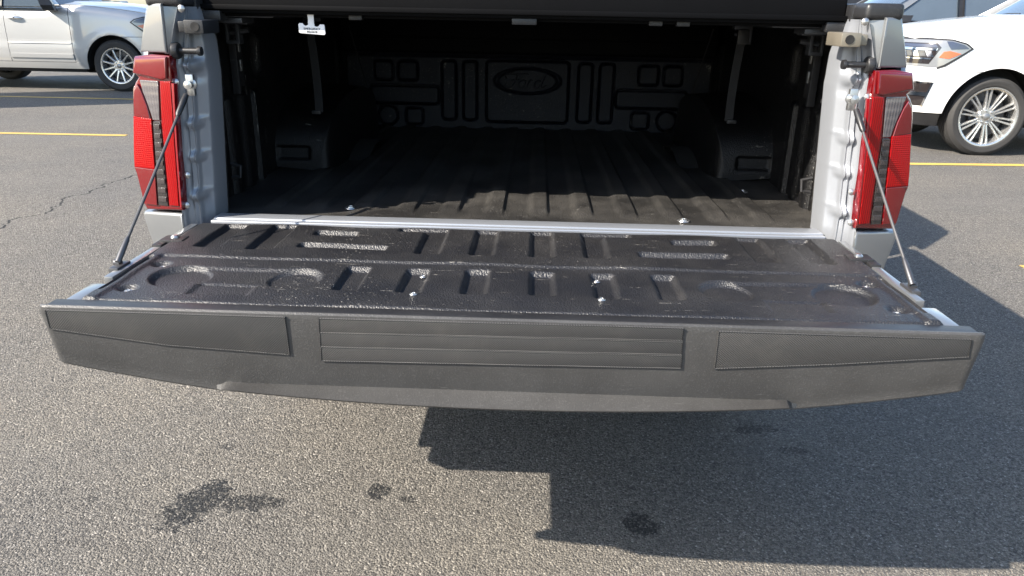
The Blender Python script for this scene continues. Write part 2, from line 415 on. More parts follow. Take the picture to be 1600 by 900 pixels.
# ------------------------------------------------------------------ car bodies
class Body:
    """x forward from the front axle, y left, z up. side surface P(s,z): s runs along the flank (s = x there) and on round the nose"""
    def __init__(b, Wd=1.0, xf=.95, xr=-4.3, fa=.72, ra=.35, fn=3.0, belt=1.34, wb=3.11, rw=.42, arch=.505, hood=(1.215, 1.40), ledge=0., gh=0.):
        b.gh = gh
        b.W, b.xf, b.xr, b.belt, b.wb, b.rw, b.arch, b.hood, b.ledge = Wd, xf, xr, belt, wb, rw, arch, hood, ledge
        pts = []
        for k in range(33):
            t = math.pi/2*(1-k/32); pts.append((xr+ra-ra*math.sin(t)**(2/2.6), Wd*math.cos(t)**(2/2.6)*.999))
        for x in np.arange(xr+ra+.05, xf-fa, .05): pts.append((float(x), Wd))
        for k in range(65):
            t = math.pi/2*k/64; pts.append((xf-fa+fa*math.sin(t)**(2/fn), Wd*max(math.cos(t), 0)**(2/fn)))
        P = np.array(pts); L = np.r_[0, np.cumsum(np.hypot(*np.diff(P, axis=0).T))]
        keep = np.r_[True, np.diff(L) > 1e-6]; P, L = P[keep], L[keep]
        i0 = np.argmin(abs(P[:, 0])+10*(P[:, 1] < Wd*.9)); L -= L[i0]-P[i0, 0]
        b.L, b.P = L, P; b.smax = float(L[-1])
    def hz(b, x):
        t = min(1, max(0, (x+.85)/(b.xf+.85))); return b.hood[1]+(b.hood[0]-b.hood[1])*t**1.7
    def top(b, x):
        return b.hz(x)-.015 if x > -.85 else b.belt+(b.hz(-.85)-.015-b.belt)*max(0, 1-(-.85-x)/.25)
    def at(b, s):
        x = float(np.interp(s, b.L, b.P[:, 0])); y = float(np.interp(s, b.L, b.P[:, 1]))
        e = .02; tx = float(np.interp(s+e, b.L, b.P[:, 0])-np.interp(s-e, b.L, b.P[:, 0])); ty = float(np.interp(s+e, b.L, b.P[:, 1])-np.interp(s-e, b.L, b.P[:, 1]))
        l = math.hypot(tx, ty) or 1; return x, y, -ty/l, tx/l
    def p(b, s, z, off=0.):
        x, y, nx, ny = b.at(s); zt = b.top(x); o = off
        r = .13; d = z-(zt-r)
        if d > 0: o += r-math.sqrt(max(1e-6, r*r-min(d, r*.98)**2))
        if z < .6: o += .05*((.6-z)/.3)**2
        o += .05*((z-.85)/.6)**2
        for c in (0, -b.wb):
            q = math.hypot(x-c, z-b.rw); o -= .020*math.exp(-((q-b.arch-.03)/.055)**2)*(1 if z > .3 else 0)
        if b.ledge and x < -.55: o += b.ledge*(math.tanh((z-.765)/.008)+1)/2
        return (x-nx*o, y-ny*o, z)
def arc(cx, cz, r, a0, a1, n=22):
    return [(cx+r*math.cos(R(a0+(a1-a0)*i/n)), cz+r*math.sin(R(a0+(a1-a0)*i/n))) for i in range(n+1)]

def make_car(name, label, paint, loc, rz, b, rim='multi', pickup=False, trim='black', mould=False, rr=.31, group=None, front='lamp'):
    t = thing(name, label, 'car' if not pickup else 'pickup truck', loc, rz, group) if not pickup else thing(name, label, 'pickup truck', loc, rz)
    return build_body(t, b, paint, rim, mould, rr, pickup)

def build_body(t, b, paint, rim, mould, rr, pickup=False):
    W_, wb, rw, ar = b.W, b.wb, b.rw, b.arch
    zb = .40; cabr = -2.78 if pickup else None
    # dark inner shell so that gaps and arches read dark
    inner = [vbox(-2.74 if pickup else -wb+ar+.08, -ar-.08, -W_+.10, W_-.10, .30, 1.22, .02), vbox(ar+.06, b.xf-.16, -W_*.62, W_*.62, .30, 1.02, .05), vbox(-ar-.2, ar+.2, -W_+.30, W_-.30, .28, b.hood[0]-.10, .02)]
    if not pickup: inner += [vbox(-wb-ar-.2, -wb+ar+.2, -W_+.32, W_-.32, .28, 1.2, .02), vbox(b.xr+.16, -wb-ar-.06, -W_*.85, W_*.85, .36, 1.2, .03)]
    mk('underbody', inner, 'void', t)
    for sd in (1, -1):
        f = lambda u, v, sd=sd: (lambda q: (q[0], q[1]*sd, q[2]))(b.p(u, v))
        nm = 1 if sd > 0 else -1
        def P(name, poly, mat, du=.06, dv=.06, th=.016, proud=0., par=t): return mk(name, vpatch(poly, f, du, dv, th, proud, -nm), mat, par, 50)
        # wheel arch liner
        for c in ((0, -wb)):
            V, F = [], []
            for i, (x, z) in enumerate(arc(c, rw, ar+.012, -5, 185, 26)):
                V += [(x, (W_-.06)*sd, z), (x, (W_-.42)*sd, z)]
                if i: F.append((2*i-2, 2*i-1, 2*i+1, 2*i))
            mk('arch_liner', (V, F), 'void', t)
        tops = lambda x0, x1, n=14: [(x0+(x1-x0)*i/n, b.top(min(x0+(x1-x0)*i/n, b.xf-.02))-.006) for i in range(n+1)]
        a1 = math.degrees(math.asin((.895-rw)/ar))
        P('fender', [(-.70, zb)]+tops(-.70, .98)+[(.98, .90), (.61, .90), (.2, .897)]+arc(0, rw, ar, a1, 180)+[(-ar, zb)], paint)
        P('bumper', [(ar, .45)]+arc(0, rw, ar, 4, a1-1.2)+[(.2, .890), (.61, .893), (b.smax-.01, .893), (b.smax-.01, .44)], paint)
        P('lower_valance', [(ar+.01, .30), (ar+.01, .443), (b.smax-.01, .433), (b.smax-.01, .30)], 'black', .08, .06, .02, -.012)
        if pickup:
            P('front_door', [(-1.74, .47)]+tops(-1.74, -.71)+[(-.71, .47)], paint)
            P('rear_door', [(-2.77, .47)]+tops(-2.77, -1.75)+[(-1.75, .47)], paint)
        else:
            P('front_door', [(-1.80, .47)]+tops(-1.80, -.71)+[(-.71, .47)], paint)
            ra1 = math.degrees(math.acos((.43)/ar)) if ar > .43 else 40
            P('rear_door', [(-wb+ar+.02, .47)]+[(-wb+ar+.02, .62)]+[(-2.62, .80), (-2.72, 1.0)]+tops(-2.72, -1.81)+[(-1.81, .47)], paint)
            P('quarter_panel', [(-2.73, b.belt-.006), (-2.73, 1.0), (-2.63, .80), (-wb+ar+.01, .62), (-wb+ar+.01, rw)]+arc(-wb, rw, ar, 0, 180)+[(b.xr+.1-.6, rw), (b.xr+.1-.6, b.belt-.006)], paint)
        P('rocker', [(-(wb-ar) if not pickup else -2.77, .36), (-(wb-ar) if not pickup else -2.77, .462), (-ar-.01, .462), (-ar-.01, .36)], paint, .15, .03, .03, .002)
        if mould:
            for nm_, z0, z1, m in (('side_moulding', .535, .60, paint),):
                P(nm_, [(-1.795, z0), (-1.795, z1), (-.715, z1), (-.715, z0)], m, .2, .02, .02, .012)
            P('side_moulding', [(-1.795, .765), (-1.795, .785), (-.715, .785), (-.715, .765)], paint, .2, .01, .02, .014)
        # head lamp and fog lamp
        hp = [(.36, 1.125), (.42, 1.165), (.56, 1.198), (.80, 1.203), (1.42, 1.192), (1.42, .94), (.66, .928), (.60, .955)]
        hl = P('head_lamp', hp, 'lamp', .05, .04, .02, .006)
        P('lamp_bezel', [(.655, 1.130), (.70, 1.170), (1.40, 1.163), (1.40, .962), (.745, .960)], 'smoke', .05, .04, .02, .009, hl)
        P('upper_blade', [(.69, 1.135), (.715, 1.158), (1.38, 1.151), (1.38, 1.128), (.69, 1.128)], 'wing', .05, .04, .02, .012, hl)
        P('light_bar', [(.685, 1.120), (1.38, 1.122), (1.38, 1.100), (.695, 1.098)], 'chrome', .05, .04, .02, .014, hl)
        for k in range(9):
            a0 = .712+k*.072; P('reflector', [(a0, 1.034), (a0+.030, 1.091), (a0+.092, 1.091), (a0+.062, 1.034)], 'lampin' if k % 2 else 'chrome', .05, .04, .02, .011+.002*(k % 2), hl)
        P('light_bar', [(.728, 1.022), (1.38, 1.020), (1.38, 1.004), (.735, 1.006)], 'chrome', .05, .04, .02, .014, hl)
        P('side_wing', [(.385, 1.125), (.435, 1.160), (.56, 1.191), (.615, 1.191), (.59, 1.150), (.56, 1.112)], 'wing', .05, .04, .02, .010, hl)
        P('turn_lens', [(.455, 1.072), (.57, 1.098), (.625, 1.088), (.66, 1.030), (.565, 1.018)], 'amber', .05, .04, .02, .012, hl)
        P('lamp_seal', [(.335, 1.125), (.41, 1.178), (.56, 1.214), (.80, 1.219), (1.42, 1.208), (1.42, 1.193), (.80, 1.204), (.56, 1.199), (.42, 1.166), (.362, 1.125), (.60, .957), (.66, .93), (.66, .910), (.58, .942)], 'black', .05, .04, .02, .007, hl)
        fb = P('fog_lamp', [(.675, .76), (1.12, .77), (1.10, .52), (.74, .52)], 'smoke', .05, .04, .02, .004)
        P('chrome_bar', [(.70, .665), (1.115, .675), (1.11, .635), (.705, .625)], 'chrome', .05, .03, .02, .014, fb)
        P('bezel', [(.66, .775), (1.14, .785), (1.14, .768), (.682, .758), (.745, .52), (.73, .51)], 'chrome', .05, .03, .02, .009, fb)
        # glasshouse
        rf = 1.93; bl = b.belt
        gx = lambda x, z, sd=sd: (x, sd*(W_-.055-(z-bl)*.34-.02*max(0, (z-1.8)/.1)**2), z)
        def G(name, poly, mat, proud=0., par=t, th=.02): return mk(name, vpatch(poly, gx, .15, .08, th, proud, nm), mat, par, 50)
        xe = cabr if pickup else -4.12
        gh = b.gh; G('pillar', [(-.80+gh, bl+.02), (-1.66+gh, rf-.02), (-1.74+gh, rf-.055), (-1.03+gh, bl+.02)], paint)
        fw = G('window', [(-1.05+gh, bl+.015), (-1.70+gh, rf-.075), (-1.80, rf-.075), (-1.80, bl+.015)], 'glass', -.006)
        G('pillar', [(-1.80, bl), (-1.80, rf-.06), (-1.90, rf-.06), (-1.90, bl)], 'black', -.003)
        if pickup:
            G('window', [(-1.90, bl+.015), (-1.90, rf-.075), (xe+.22, rf-.075), (xe+.10, bl+.015)], 'glass', -.006)
            G('pillar', [(xe+.09, bl), (xe+.21, rf-.06), (xe+.14, rf-.02), (xe, bl)], paint)
        else:
            G('window', [(-1.90, bl+.015), (-1.90, rf-.075), (-2.80, rf-.075), (-2.80, bl+.015)], 'glass', -.006)
            G('pillar', [(-2.80, bl), (-2.80, rf-.06), (-2.92, rf-.06), (-2.92, bl)], 'black', -.003)
            G('window', [(-2.92, bl+.03), (-2.92, rf-.075), (-3.85, rf-.075), (-4.0, bl+.03)], 'glass', -.006)
            G('pillar', [(-4.0, bl), (-3.85, rf-.06), (-3.92, rf-.02), (-4.14, bl)], paint)
        G('roof_rail', [(-1.66, rf-.06), (-1.66, rf-.01), (xe+.2, rf-.01), (xe+.2, rf-.06)], paint)
        G('belt_trim', [(-1.02, bl-.012), (-1.03, bl+.018), (xe+.1, bl+.018), (xe+.1, bl-.012)], 'chrome' if mould else 'black', .004)
        # mirror
        mir = mk('door_mirror', vprism([(-.80, sd*(W_+.02), 1.28), (-.76, sd*(W_+.20), 1.29), (-.78, sd*(W_+.23), 1.37), (-.82, sd*(W_+.20), 1.46), (-.90, sd*(W_-.02), 1.45), (-.92, sd*(W_-.06), 1.31)], (-.20, 0, 0), .03), 'black', t)
        mk('mirror_cap', vprism([(-.775, sd*(W_+.03), 1.38), (-.755, sd*(W_+.19), 1.38), (-.80, sd*(W_+.19), 1.465), (-.86, sd*(W_+.0), 1.46)], (-.11, 0, 0), .02), paint, mir)
        # handles
        for hx in (-1.60, -2.52):
            yy = b.p(hx, 1.16)[1]*sd
            h = mk('door_handle', vtube([(hx-.12, yy, 1.155), (hx-.09, yy+.03*sd, 1.165), (hx, yy+.042*sd, 1.168), (hx+.09, yy+.03*sd, 1.165), (hx+.12, yy, 1.155)], [.012, .018, .020, .018, .012], 10), 'chrome', t)
            mk('handle_cup', vlathe([(.075, 0), (.06, .004*sd), (0, .002*sd)], (hx, yy-.002*sd, 1.165), (0, 1, 0), 20), paint, h)
        for c in (0, -wb):
            make_wheel(t, (c, (W_-.165)*sd, rw), sd, rw, rr, rim)
    # hood, cowl, glass, roof
    def hoodf(x, y):
        k = y/(W_-.12); zz = b.hz(x)+.050*(1-abs(k)**2.4)+.014*(math.tanh((.62-abs(k))/.05)+1)/2
        fr = max(0, (x-(b.xf-.34))/.24); zz -= .09*min(fr, 1)**3
        return (x, y, zz-.012)
    hb = [(-.80+b.gh, -W_+.13)]+[(-.86+b.gh, 0)]+[(-.80+b.gh, W_-.13), (b.xf-.35, W_-.14), (b.xf-.14, W_-.34), (b.xf-.10, 0), (b.xf-.14, -W_+.34), (b.xf-.35, -W_+.14)]
    hd = mk('hood', vpatch(hb, hoodf, .08, .08, .05, 0, 1), paint, t, 50)
    nose = lambda u, v: (lambda q: q)(b.p(u, v))
    for sd in (1, -1):
        f2 = lambda u, v, sd=sd: (lambda q: (q[0], q[1]*sd, q[2]))(b.p(u, v))
        mk('grille', vpatch([(1.43, .90), (1.43, b.hood[0]-.04), (b.smax-.005, b.hood[0]-.04), (b.smax-.005, .90)], f2, .06, .06, .02, 0, -sd), 'black', t, 50)
    mk('cowl', vbox(-1.0+b.gh, -.80+b.gh, -W_+.16, W_-.16, b.hood[1]-.16, b.hood[1]-.015, .02), 'black', t)
    wy = W_-.10
    def ws(y, v): return (-.84+b.gh-.80*v-.10*(y/wy)**2*(1-.2*v)-.0, y*(1-.17*v), b.hood[1]-.02+(1.93-b.hood[1]+.02)*v+.02*(1-(y/wy)**2)*v)
    mk('windscreen', vpatch([(-wy+.05, 0), (wy-.05, 0), (wy-.05, .97), (-wy+.05, .97)], ws, .12, .12, .02, 0, 1), 'glass', t, 50)
    for q in (-1, 1):
        y0 = .62*q if q < 0 else .12
        wv = lambda y, v: Vector(ws(y, v))+Vector((.03, 0, .025))
        mk('wiper', [vtube([wv(y0, -.02), wv(y0+.25, .05), wv(y0+.42, .06)], .009, 6), vtube([wv(y0+.12, .03), wv(y0+.42, .075), wv(y0+.66, .075)], .011, 6)], 'black', t)
    xe = cabr if pickup else -4.05
    def roof(x, y):
        k = y/(W_-.28); return (x, y, 1.915+.055*(1-k*k)-.03*max(0, (-1.70-x)*-1+.0)-.02*((x-(xe-1.66)/2)/1.3)**2)
    mk('roof', vpatch([(-1.62+b.gh, -W_+.27), (-1.58+b.gh, 0), (-1.62+b.gh, W_-.27), (xe+.15, W_-.27), (xe+.10, 0), (xe+.15, -W_+.27)], roof, .2, .12, .04, 0, 1), paint, t, 50)
    def back(y, v): return (xe+.015+.15*max(v, 0.), y*(1-.2*max(v, 0.)), 1.30+.62*v)
    if pickup:
        mk('cab_back', vpatch([(-W_+.08, -.95), (W_-.08, -.95), (W_-.08, .98), (-W_+.08, .98)], back, .3, .2, .03, 0, -1), paint, t)
        mk('rear_window', vpatch([(-.68, .25), (.68, .25), (.68, .88), (-.68, .88)], back, .3, .2, .02, .01, -1), 'glass', t)
    else:
        mk('tail_door', vpatch([(-W_+.2, -1.2), (W_-.2, -1.2), (W_-.08, .1), (W_-.08, .98), (-W_+.08, .98), (-W_+.08, .1)], lambda y, v: (b.xr+.03+(.03 if v < .1 else .03+(v-.1)*.32), y*(1-.17*max(0, v)), 1.30+.62*v), .3, .1, .05, 0, -1), paint, t)
        mk('rear_window', vpatch([(-.72, .16), (.72, .16), (.72, .85), (-.72, .85)], lambda y, v: (b.xr+.05+(v-.1)*.32, y, 1.30+.62*v), .3, .1, .02, .004, -1), 'glass', t)
    mk('cabin_shade', vbox(xe+.30, -1.15, -W_+.30, W_-.30, 1.10, 1.36, .05), 'void', t)
    return t

# ------------------------------------------------------------------ the pickup
TL = (0, 4.73, 0)
truck = thing('pickup_truck', 'silver pickup truck with its black-lined tailgate lowered flat', 'pickup truck', TL, R(90))
TINV = (Matrix.Translation(TL) @ Matrix.Rotation(R(90), 4, 'Z')).inverted()
def tk(name, shapes, mat, angle=38, label=None):
    o = mk(name, shapes, mat, truck, angle); o.matrix_parent_inverse = TINV
    if label: o['label'] = label
    return o
tb = Body(Wd=.985, xf=.93, xr=-4.74, fa=.60, ra=.07, fn=3.4, belt=1.40, wb=3.68, rw=.415, arch=.50, hood=(1.25, 1.40))
build_body(truck, tb, 'silver', 'split', False, .27, True)
# bed floor: raised lands and valleys
ZF = .90
def ribs(x, y):
    u = np.mod((x+.277)/.1225, 1.0)
    w = .20
    up = np.clip((u-.46)/w, 0, 1); dn = np.clip((1-u)/.08, 0, 1)
    h = np.minimum(up, dn); h = h*h*(3-2*h)
    e = np.clip((y-.10)/.085, 0, 1); e = e*e*(3-2*e)
    wob = .0012*np.sin(x*31+y*7)+.001*np.sin(y*23+x*5)
    return (.0082*h*(np.abs(x) < .70))*e-.012+wob
ys = np.r_[np.linspace(.012, .22, 40), np.linspace(.25, 1.735, 45)]
fl = tk('bed_floor', vgrid(np.linspace(-.84, .84, 560), ys, lambda x, y: (x, y, ZF+ribs(x, y))), 'floor')
bolt0 = mk('bolt', [vlathe([(.017, 0), (.016, .002), (.010, .0025), (.0095, .005), (.0055, .0055), (.005, .003), (0, .003)], (0, 0, 0), (0, 0, 1), 14)], 'steel', fl)
for i, (u, w) in enumerate([(548, 325), (1068, 345), (1160, 300)]):
    p = pz(u, w, ZF-.010)
    if i == 0: bolt0.location = p
    else: inst(bolt0, fl, p)
mk('bed_underside_and_filler', [vbox(-.84, .84, .03, 1.80, .72, .868), vbox(-.925, .925, .04, .55, .58, .73)], 'void', fl)  # wide lower box is filler added to block a sun leak below
# sill strip between floor and tailgate
tk('sill', [vbox(-.772, .772, -.030, .020, .868, .9015, .004, 3), vbox(-.772, .772, -.048, -.0285, .862, .8985, .003, 3)], 'sill')
# front wall of the bed
def fwall(x, z):
    h = 0*x
    def ring(d, w=.0042, a=.020): return a*np.exp(-(d/w)**2)
    h = h+ring(sdbox(x, z, 0, 1.057, .190, .138, .02))
    h = h+ring((np.hypot(x/.145, (z-1.107)/.056)-1)*.056, .0042, .016)
    ax = np.abs(x)
    for (x0, x1, z0, z1) in ((.235, .298, .925, 1.19), (.332, .397, .925, 1.19), (.412, .735, .995, 1.075), (.51, .60, 1.10, 1.185), (.625, .71, 1.10, 1.185), (.49, .57, .90, .975)):
        h = h+ring(sdbox(ax, z, (x0+x1)/2, (z0+z1)/2, (x1-x0)/2, (z1-z0)/2, .018))
    h = h+ring(np.hypot(ax-.655, z-.94)-.045)
    h = h+.012*(1-np.clip((z-1.205)/.012, 0, 1))*0+ring(z-1.215, .007, .012)+ring(z-1.30, .02, .02)
    return h
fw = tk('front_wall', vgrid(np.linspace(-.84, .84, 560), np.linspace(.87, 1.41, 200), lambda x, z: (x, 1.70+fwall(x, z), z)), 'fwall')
# script lettering pressed into the oval
def stroke(pts, n=8):
    P = [Vector(p) for p in pts]; out = []
    for i in range(len(P)-1):
        p0, p1, p2, p3 = P[max(i-1, 0)], P[i], P[i+1], P[min(i+2, len(P)-1)]
        for k in range(n):
            t = k/n; out.append(.5*((2*p1)+(p2-p0)*t+(2*p0-5*p1+4*p2-p3)*t*t+(3*p1-p0-3*p2+p3)*t**3))
    return out+[P[-1]]
L = [[(-.095, .012), (-.105, .024), (-.085, .034), (-.045, .033), (-.005, .034), (.0, .030)], [(-.048, .032), (-.060, .0), (-.078, -.026), (-.098, -.028), (-.104, -.018), (-.096, -.012)], [(-.075, .004), (-.05, .006), (-.034, .010)],
     [(-.022, .006), (-.038, -.004), (-.040, -.022), (-.026, -.027), (-.014, -.015), (-.014, .0), (-.022, .006), (-.008, .002)], [(.002, .004), (.0, -.010), (-.004, -.025)], [(.0, -.008), (.012, .006), (.022, .004)],
     [(.062, .0), (.050, .006), (.036, -.004), (.034, -.022), (.046, -.026), (.060, -.010)], [(.085, .034), (.072, .010), (.062, -.018), (.070, -.026), (.088, -.016)]]
mk('emblem', [vtube([(p[0], 1.698, 1.105+p[1]) for p in stroke([(a, c, 0) for a, c in l])], .0042, 6) for l in L], 'fwall', fw)
# side walls, wheel housings and the liner return behind the jamb
for sd in (-1, 1):
    def sw(y, z, sd=sd):
        x = .835-.020*np.clip((z-1.30)/.10, 0, 1)**2
        for yc in (.30, .40, .50): x = x-.012*well(sdbox(y, z, yc, 1.02, .030, .15, .015), .012)
        for yc in (1.52, 1.62): x = x-.012*well(sdbox(y, z, yc, 1.1, .03, .2, .015), .012)
        x = x-.02*well(sdbox(y, z, .56, 1.27, .05, .075, .03), .03)
        return sd*x, y, z
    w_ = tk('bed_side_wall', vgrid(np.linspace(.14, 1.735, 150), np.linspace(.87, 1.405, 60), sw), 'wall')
    plate = mk('tie_down_plate', [vbox(sd*.812, sd*.826, .345, .385, 1.19, 1.345, .003), vbox(sd*.808, sd*.83, .33, .343, 1.17, 1.36, .003)], 'black', w_)
    for zz in (1.232, 1.285): mk('slot', vbox(sd*.8095, sd*.8130, .358, .370, zz, zz+.032, .0015), 'steel', plate)
    mk('cargo_hook', vtube([(sd*.815, .22, .95), (sd*.79, .215, .955), (sd*.785, .215, .985), (sd*.815, .22, .99)], .005, 8), 'dsteel', w_)
    def wh(a, th, sd=sd):
        # a: 0 at the floor on the inner face .. 1 at the side wall; th: 0 rear foot .. pi front foot
        y = 1.07-.425*np.cos(th); H = .235*np.clip(np.sin(th), 0, 1)**.62
        k = np.clip(a/.5, 0, 1); m = np.clip((a-.5)/.5, 0, 1); r = .05
        x = .640+.010*k+(.845-.650)*m+.05*(1-np.clip(H/.235, 0, 1))**2
        z = ZF-.025+(H+.012)*np.clip(np.sin(k*np.pi/2), 0, 1)**.8+.012*np.sin(m*np.pi/2)
        rec = well(sdbox(x, z, .775, .945, .062, .028, .014), .014)
        return sd*x, y+.013*rec*(y < .9), z
    whs = [vgrid(np.linspace(0, 1, 80), np.r_[np.linspace(0, .75, 90), np.linspace(.78, np.pi, 50)], wh)]
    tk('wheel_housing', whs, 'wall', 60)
# end posts of the bed (jambs): traced on the right, mirrored to the left
inn = np.array([py(u, w, .03)[[0, 2]] for u, w in [(1277, 358), (1284, 285), (1291, 213), (1299, 133), (1308, 85), (1326, 32)]])
out_ = np.array([py(u, w, -.05)[[0, 2]] for u, w in [(1336, 360), (1346, 280), (1356, 200), (1367, 109), (1361, 60), (1356, 28)]])
Xi = lambda z: np.interp(z, inn[:, 1], inn[:, 0]); Xo = lambda z: np.interp(z, out_[:, 1], out_[:, 0])
bumps = [py(u, w, -.01) for u, w in [(1323, 217), (1317, 270), (1311, 330), (1330, 126)]]
for sd in (-1, 1):
    def jamb(t, z, sd=sd):
        x = Xi(z)+(Xo(z)-Xi(z))*t
        y = .03-.085*t**1.15+.05*np.clip(1-t/.16, 0, 1)**2
        y = y-.007*np.exp(-((t-.50)/.04)**2)
        y = y+.012*well(np.abs(t-.80)-.14, .08)*(.8+.2*np.sin(z*40))
        for k, b_ in enumerate(bumps):
            y = y-.013*np.exp(-(((x-b_[0])/.013)**2+((z-b_[2])/.012)**2)**1.5)
            y = y-.004*np.exp(-((z-b_[2]-.012)/.006)**2)*np.exp(-((t-.35)/.3)**2)
        y = y-.008*np.exp(-((z-1.275)/.010)**2)*np.exp(-((t-.5)/.35)**2)+.006*np.exp(-((z-1.245)/.012)**2)*np.exp(-((t-.5)/.3)**2)
        y = y-.006*np.exp(-((z-.955)/.02)**2)*np.exp(-((t-.55)/.25)**2)
        return sd*x, y, z
    jb = tk('jamb', [vgrid(np.linspace(0, 1, 46), np.linspace(.862, 1.405, 170), jamb)], 'jamb', 60)
    # liner return from the jamb edge into the bed
    def ret(t, z, sd=sd):
        x = Xi(z)+.004+(.836-Xi(z)-.004)*t**2.2; return sd*x, .078+.10*t, z
    tk('liner_return', vgrid(np.linspace(0, 1, 20), np.linspace(.87, 1.37, 50), ret), 'floor')
    for k in range(3):
        z = (1.21, 1.07, .96)[k]; mk('rivet', vlathe([(.006, 0), (.005, -.003*sd), (0, -.004*sd)], (sd*(Xi(z)+.010), .105, z), (1, 0, 0), 10), 'dsteel', jb)
    # latch striker block, stopper pin, cable stud
    c0 = py(1310, 61, -.055); c1 = py(1350, 61, -.055); za, zb = py(1330, 73, -.055)[2], py(1330, 51, -.055)[2]
    st = mk('striker', [vbox(sd*c0[0], sd*(c1[0]-.012), -.072, .02, za, zb, .003), vbox(sd*(c1[0]-.016), sd*(c1[0]+.006), -.062, .03, za+.003, zb-.003, .003)], 'rustbr' if sd > 0 else 'black', jb)  # left striker coloured black to stand in for the shade on it
    hc = py(1328, 62, -.073); mk('striker_hole', vlathe([(.010, 0), (.010, -.0015), (.0, -.0008)], (sd*hc[0], -.0722, hc[2]), (0, 1, 0), 18), 'void', st)
    p0 = py(1317, 101, -.05); p1 = py(1349, 102, -.05)
    mk('stop_pin', [vlathe([(.010, 0), (.0108, .003), (.0108, .008), (.0075, .010), (.0068, .046), (.0068, .052), (.017, .053), (.019, .056), (.019, .066)], (sd*p0[0], -.045, p0[2]), (sd, 0, 0), 18)], 'black', jb)
    k0 = py(1336, 150, -.065); k1 = py(1339, 178, -.075)
    mk('cable_stud', [vlathe([(.013, 0), (.013, -.004), (.008, -.006), (.007, -.018), (.010, -.020), (.010, -.024), (0, -.026)], (sd*k0[0], -.045, k0[2]-.008), (0, 1, 0), 16), vbox(sd*(k0[0]-.007), sd*(k0[0]+.012), -.052, -.040, k0[2]-.035, k0[2]+.015, .003)], 'steel', jb)
    for (u, w) in ((1352, 34), (1356, 152), (1331, 300), (1330, 348)):
        q = py(u, w, -.052); mk('screw', vlathe([(.0085, 0), (.0085, -.003), (.005, -.006), (0, -.0065)], (sd*q[0], -.050, q[2]), (0, 1, 0), 8), 'steel', jb)
    lb = py(1321, 95, -.03)
    # cable
    T0 = Vector((sd*k1[0], -.078, k1[2])); T1 = Vector((sd*.816, -.393, .912))
    d = (T1-T0).normalized()
    cb = tk('tailgate_cable', [vtube([T0, T0.lerp(T1, .3)-Vector((0, 0, .002)), T0.lerp(T1, .7)-Vector((0, 0, .002)), T1], .0032, 8)], 'cable')
    mk('ferrule', [vtube([T0-d*.012, T0+d*.006, T0+d*.045, T0+d*.052], [.0065, .0075, .0065, .0035], 10)], 'black', cb)
    mk('ferrule', [vtube([T1-d*.05, T1-d*.04, T1-d*.008, T1+d*.012], [.0035, .0055, .0065, .006], 10), vlathe([(.008, 0), (.008, .012)], (T1.x, T1.y, T1.z-.012), (sd, 0, 0), 14)], 'dsteel', cb)
    def tilt(u, w, y, k, x0):
        p = py(u, w, y)
        for _ in range(4): p = py(u, w, y+k*(p[0]-x0))
        return (sd*p[0], p[1], p[2])
    mk('cable_bracket', [vbox(sd*.806, sd*.826, -.425, -.372, .872, .8985, .003)], 'dsteel', cb)
    # corner piece above the lamp: inner facet, outer facet
    A = [py(*p, -.045) for p in ((1357, 31), (1386, 31), (1373, 107), (1366, 107))]
    B = [tilt(*p, -.060, .45, .82) for p in ((1386, 27), (1410, 27), (1414, 60), (1418, 106), (1373, 106), (1380, 62))]
    fa = [(sd*A[0][0], -.040, A[0][2]), (sd*A[1][0], -.052, A[1][2]), (sd*A[2][0], -.056, A[2][2]), (sd*A[3][0], -.048, A[3][2])]
    tk('corner_panel', [vprism(fa, (0, .06, 0), .002), vprism(B, (0, .11, 0), .006, 3)], 'silver')
    # corner piece under the lamp
    C = [tilt(*p, -.055, .30, .85) for p in ((1337, 362), (1400, 361), (1403, 366), (1396, 386), (1384, 414))]
    C = C+[(sd*.925, -.0325, .60), (sd*.84, -.058, .60), (sd*.838, -.0586, .86)]
    tk('corner_panel', [vprism(C, (0, .12, 0), .008, 3)], 'silver')
    # tail light
    zz = lambda *P: [(1240+a/1.873, b_/1.873) for a, b_ in P]
    def lens(name, P, y, th, mat, par=None, bv=.003, lab=None):
        pts = [tilt(u, w, y, .30, .85) for u, w in zz(*P)]
        s_ = vprism(pts, (0, th, 0), bv, 3)
        if par is None: return tk(name, s_, mat)
        return mk(name, s_, mat, par)
    tl = lens('tail_light', [(240, 207), (300, 205), (350, 213), (350, 262), (334, 276), (343, 290), (351, 312), (350, 350), (345, 420), (338, 520), (328, 560), (302, 655), (292, 671), (179, 669), (188, 600), (215, 400), (230, 280)], -.058, .14, 'red', None, .006)
    lens('top_lens', [(250, 210), (351, 216), (354, 264), (262, 282), (246, 276)], -.0655, .05, 'red', tl, .006)
    lens('inner_lens', [(233, 284), (266, 284), (256, 402), (222, 655), (192, 657), (213, 470)], -.063, .03, 'redb', tl, .002)
    lens('dark_frame', [(222, 290), (232, 288), (211, 480), (189, 660), (183, 660), (205, 470)], -.061, .02, 'redd', tl, .001)
    lens('reverse_lens', [(272, 284), (330, 283), (319, 318), (304, 350), (292, 380), (284, 402), (262, 402)], -.062, .03, 'clear', tl, .002)
    sm = lens('signal_strip', [(261, 405), (285, 405), (270, 540), (257, 656), (226, 658), (244, 520)], -.061, .03, 'smoke', tl, .002)
    for k in range(9):
        t0 = k/9+.018; t1 = k/9+.078
        l0 = lambda t: 261-34*t; r0 = lambda t: 285-27*t; zt = lambda t: 410+244*t
        lens('segment', [(l0(t0)+3, zt(t0)), (r0(t0)-3, zt(t0)), (r0(t1)-3, zt(t1)), (l0(t1)+3, zt(t1))], -.0635, .006, 'smokeseg', sm, .0006)
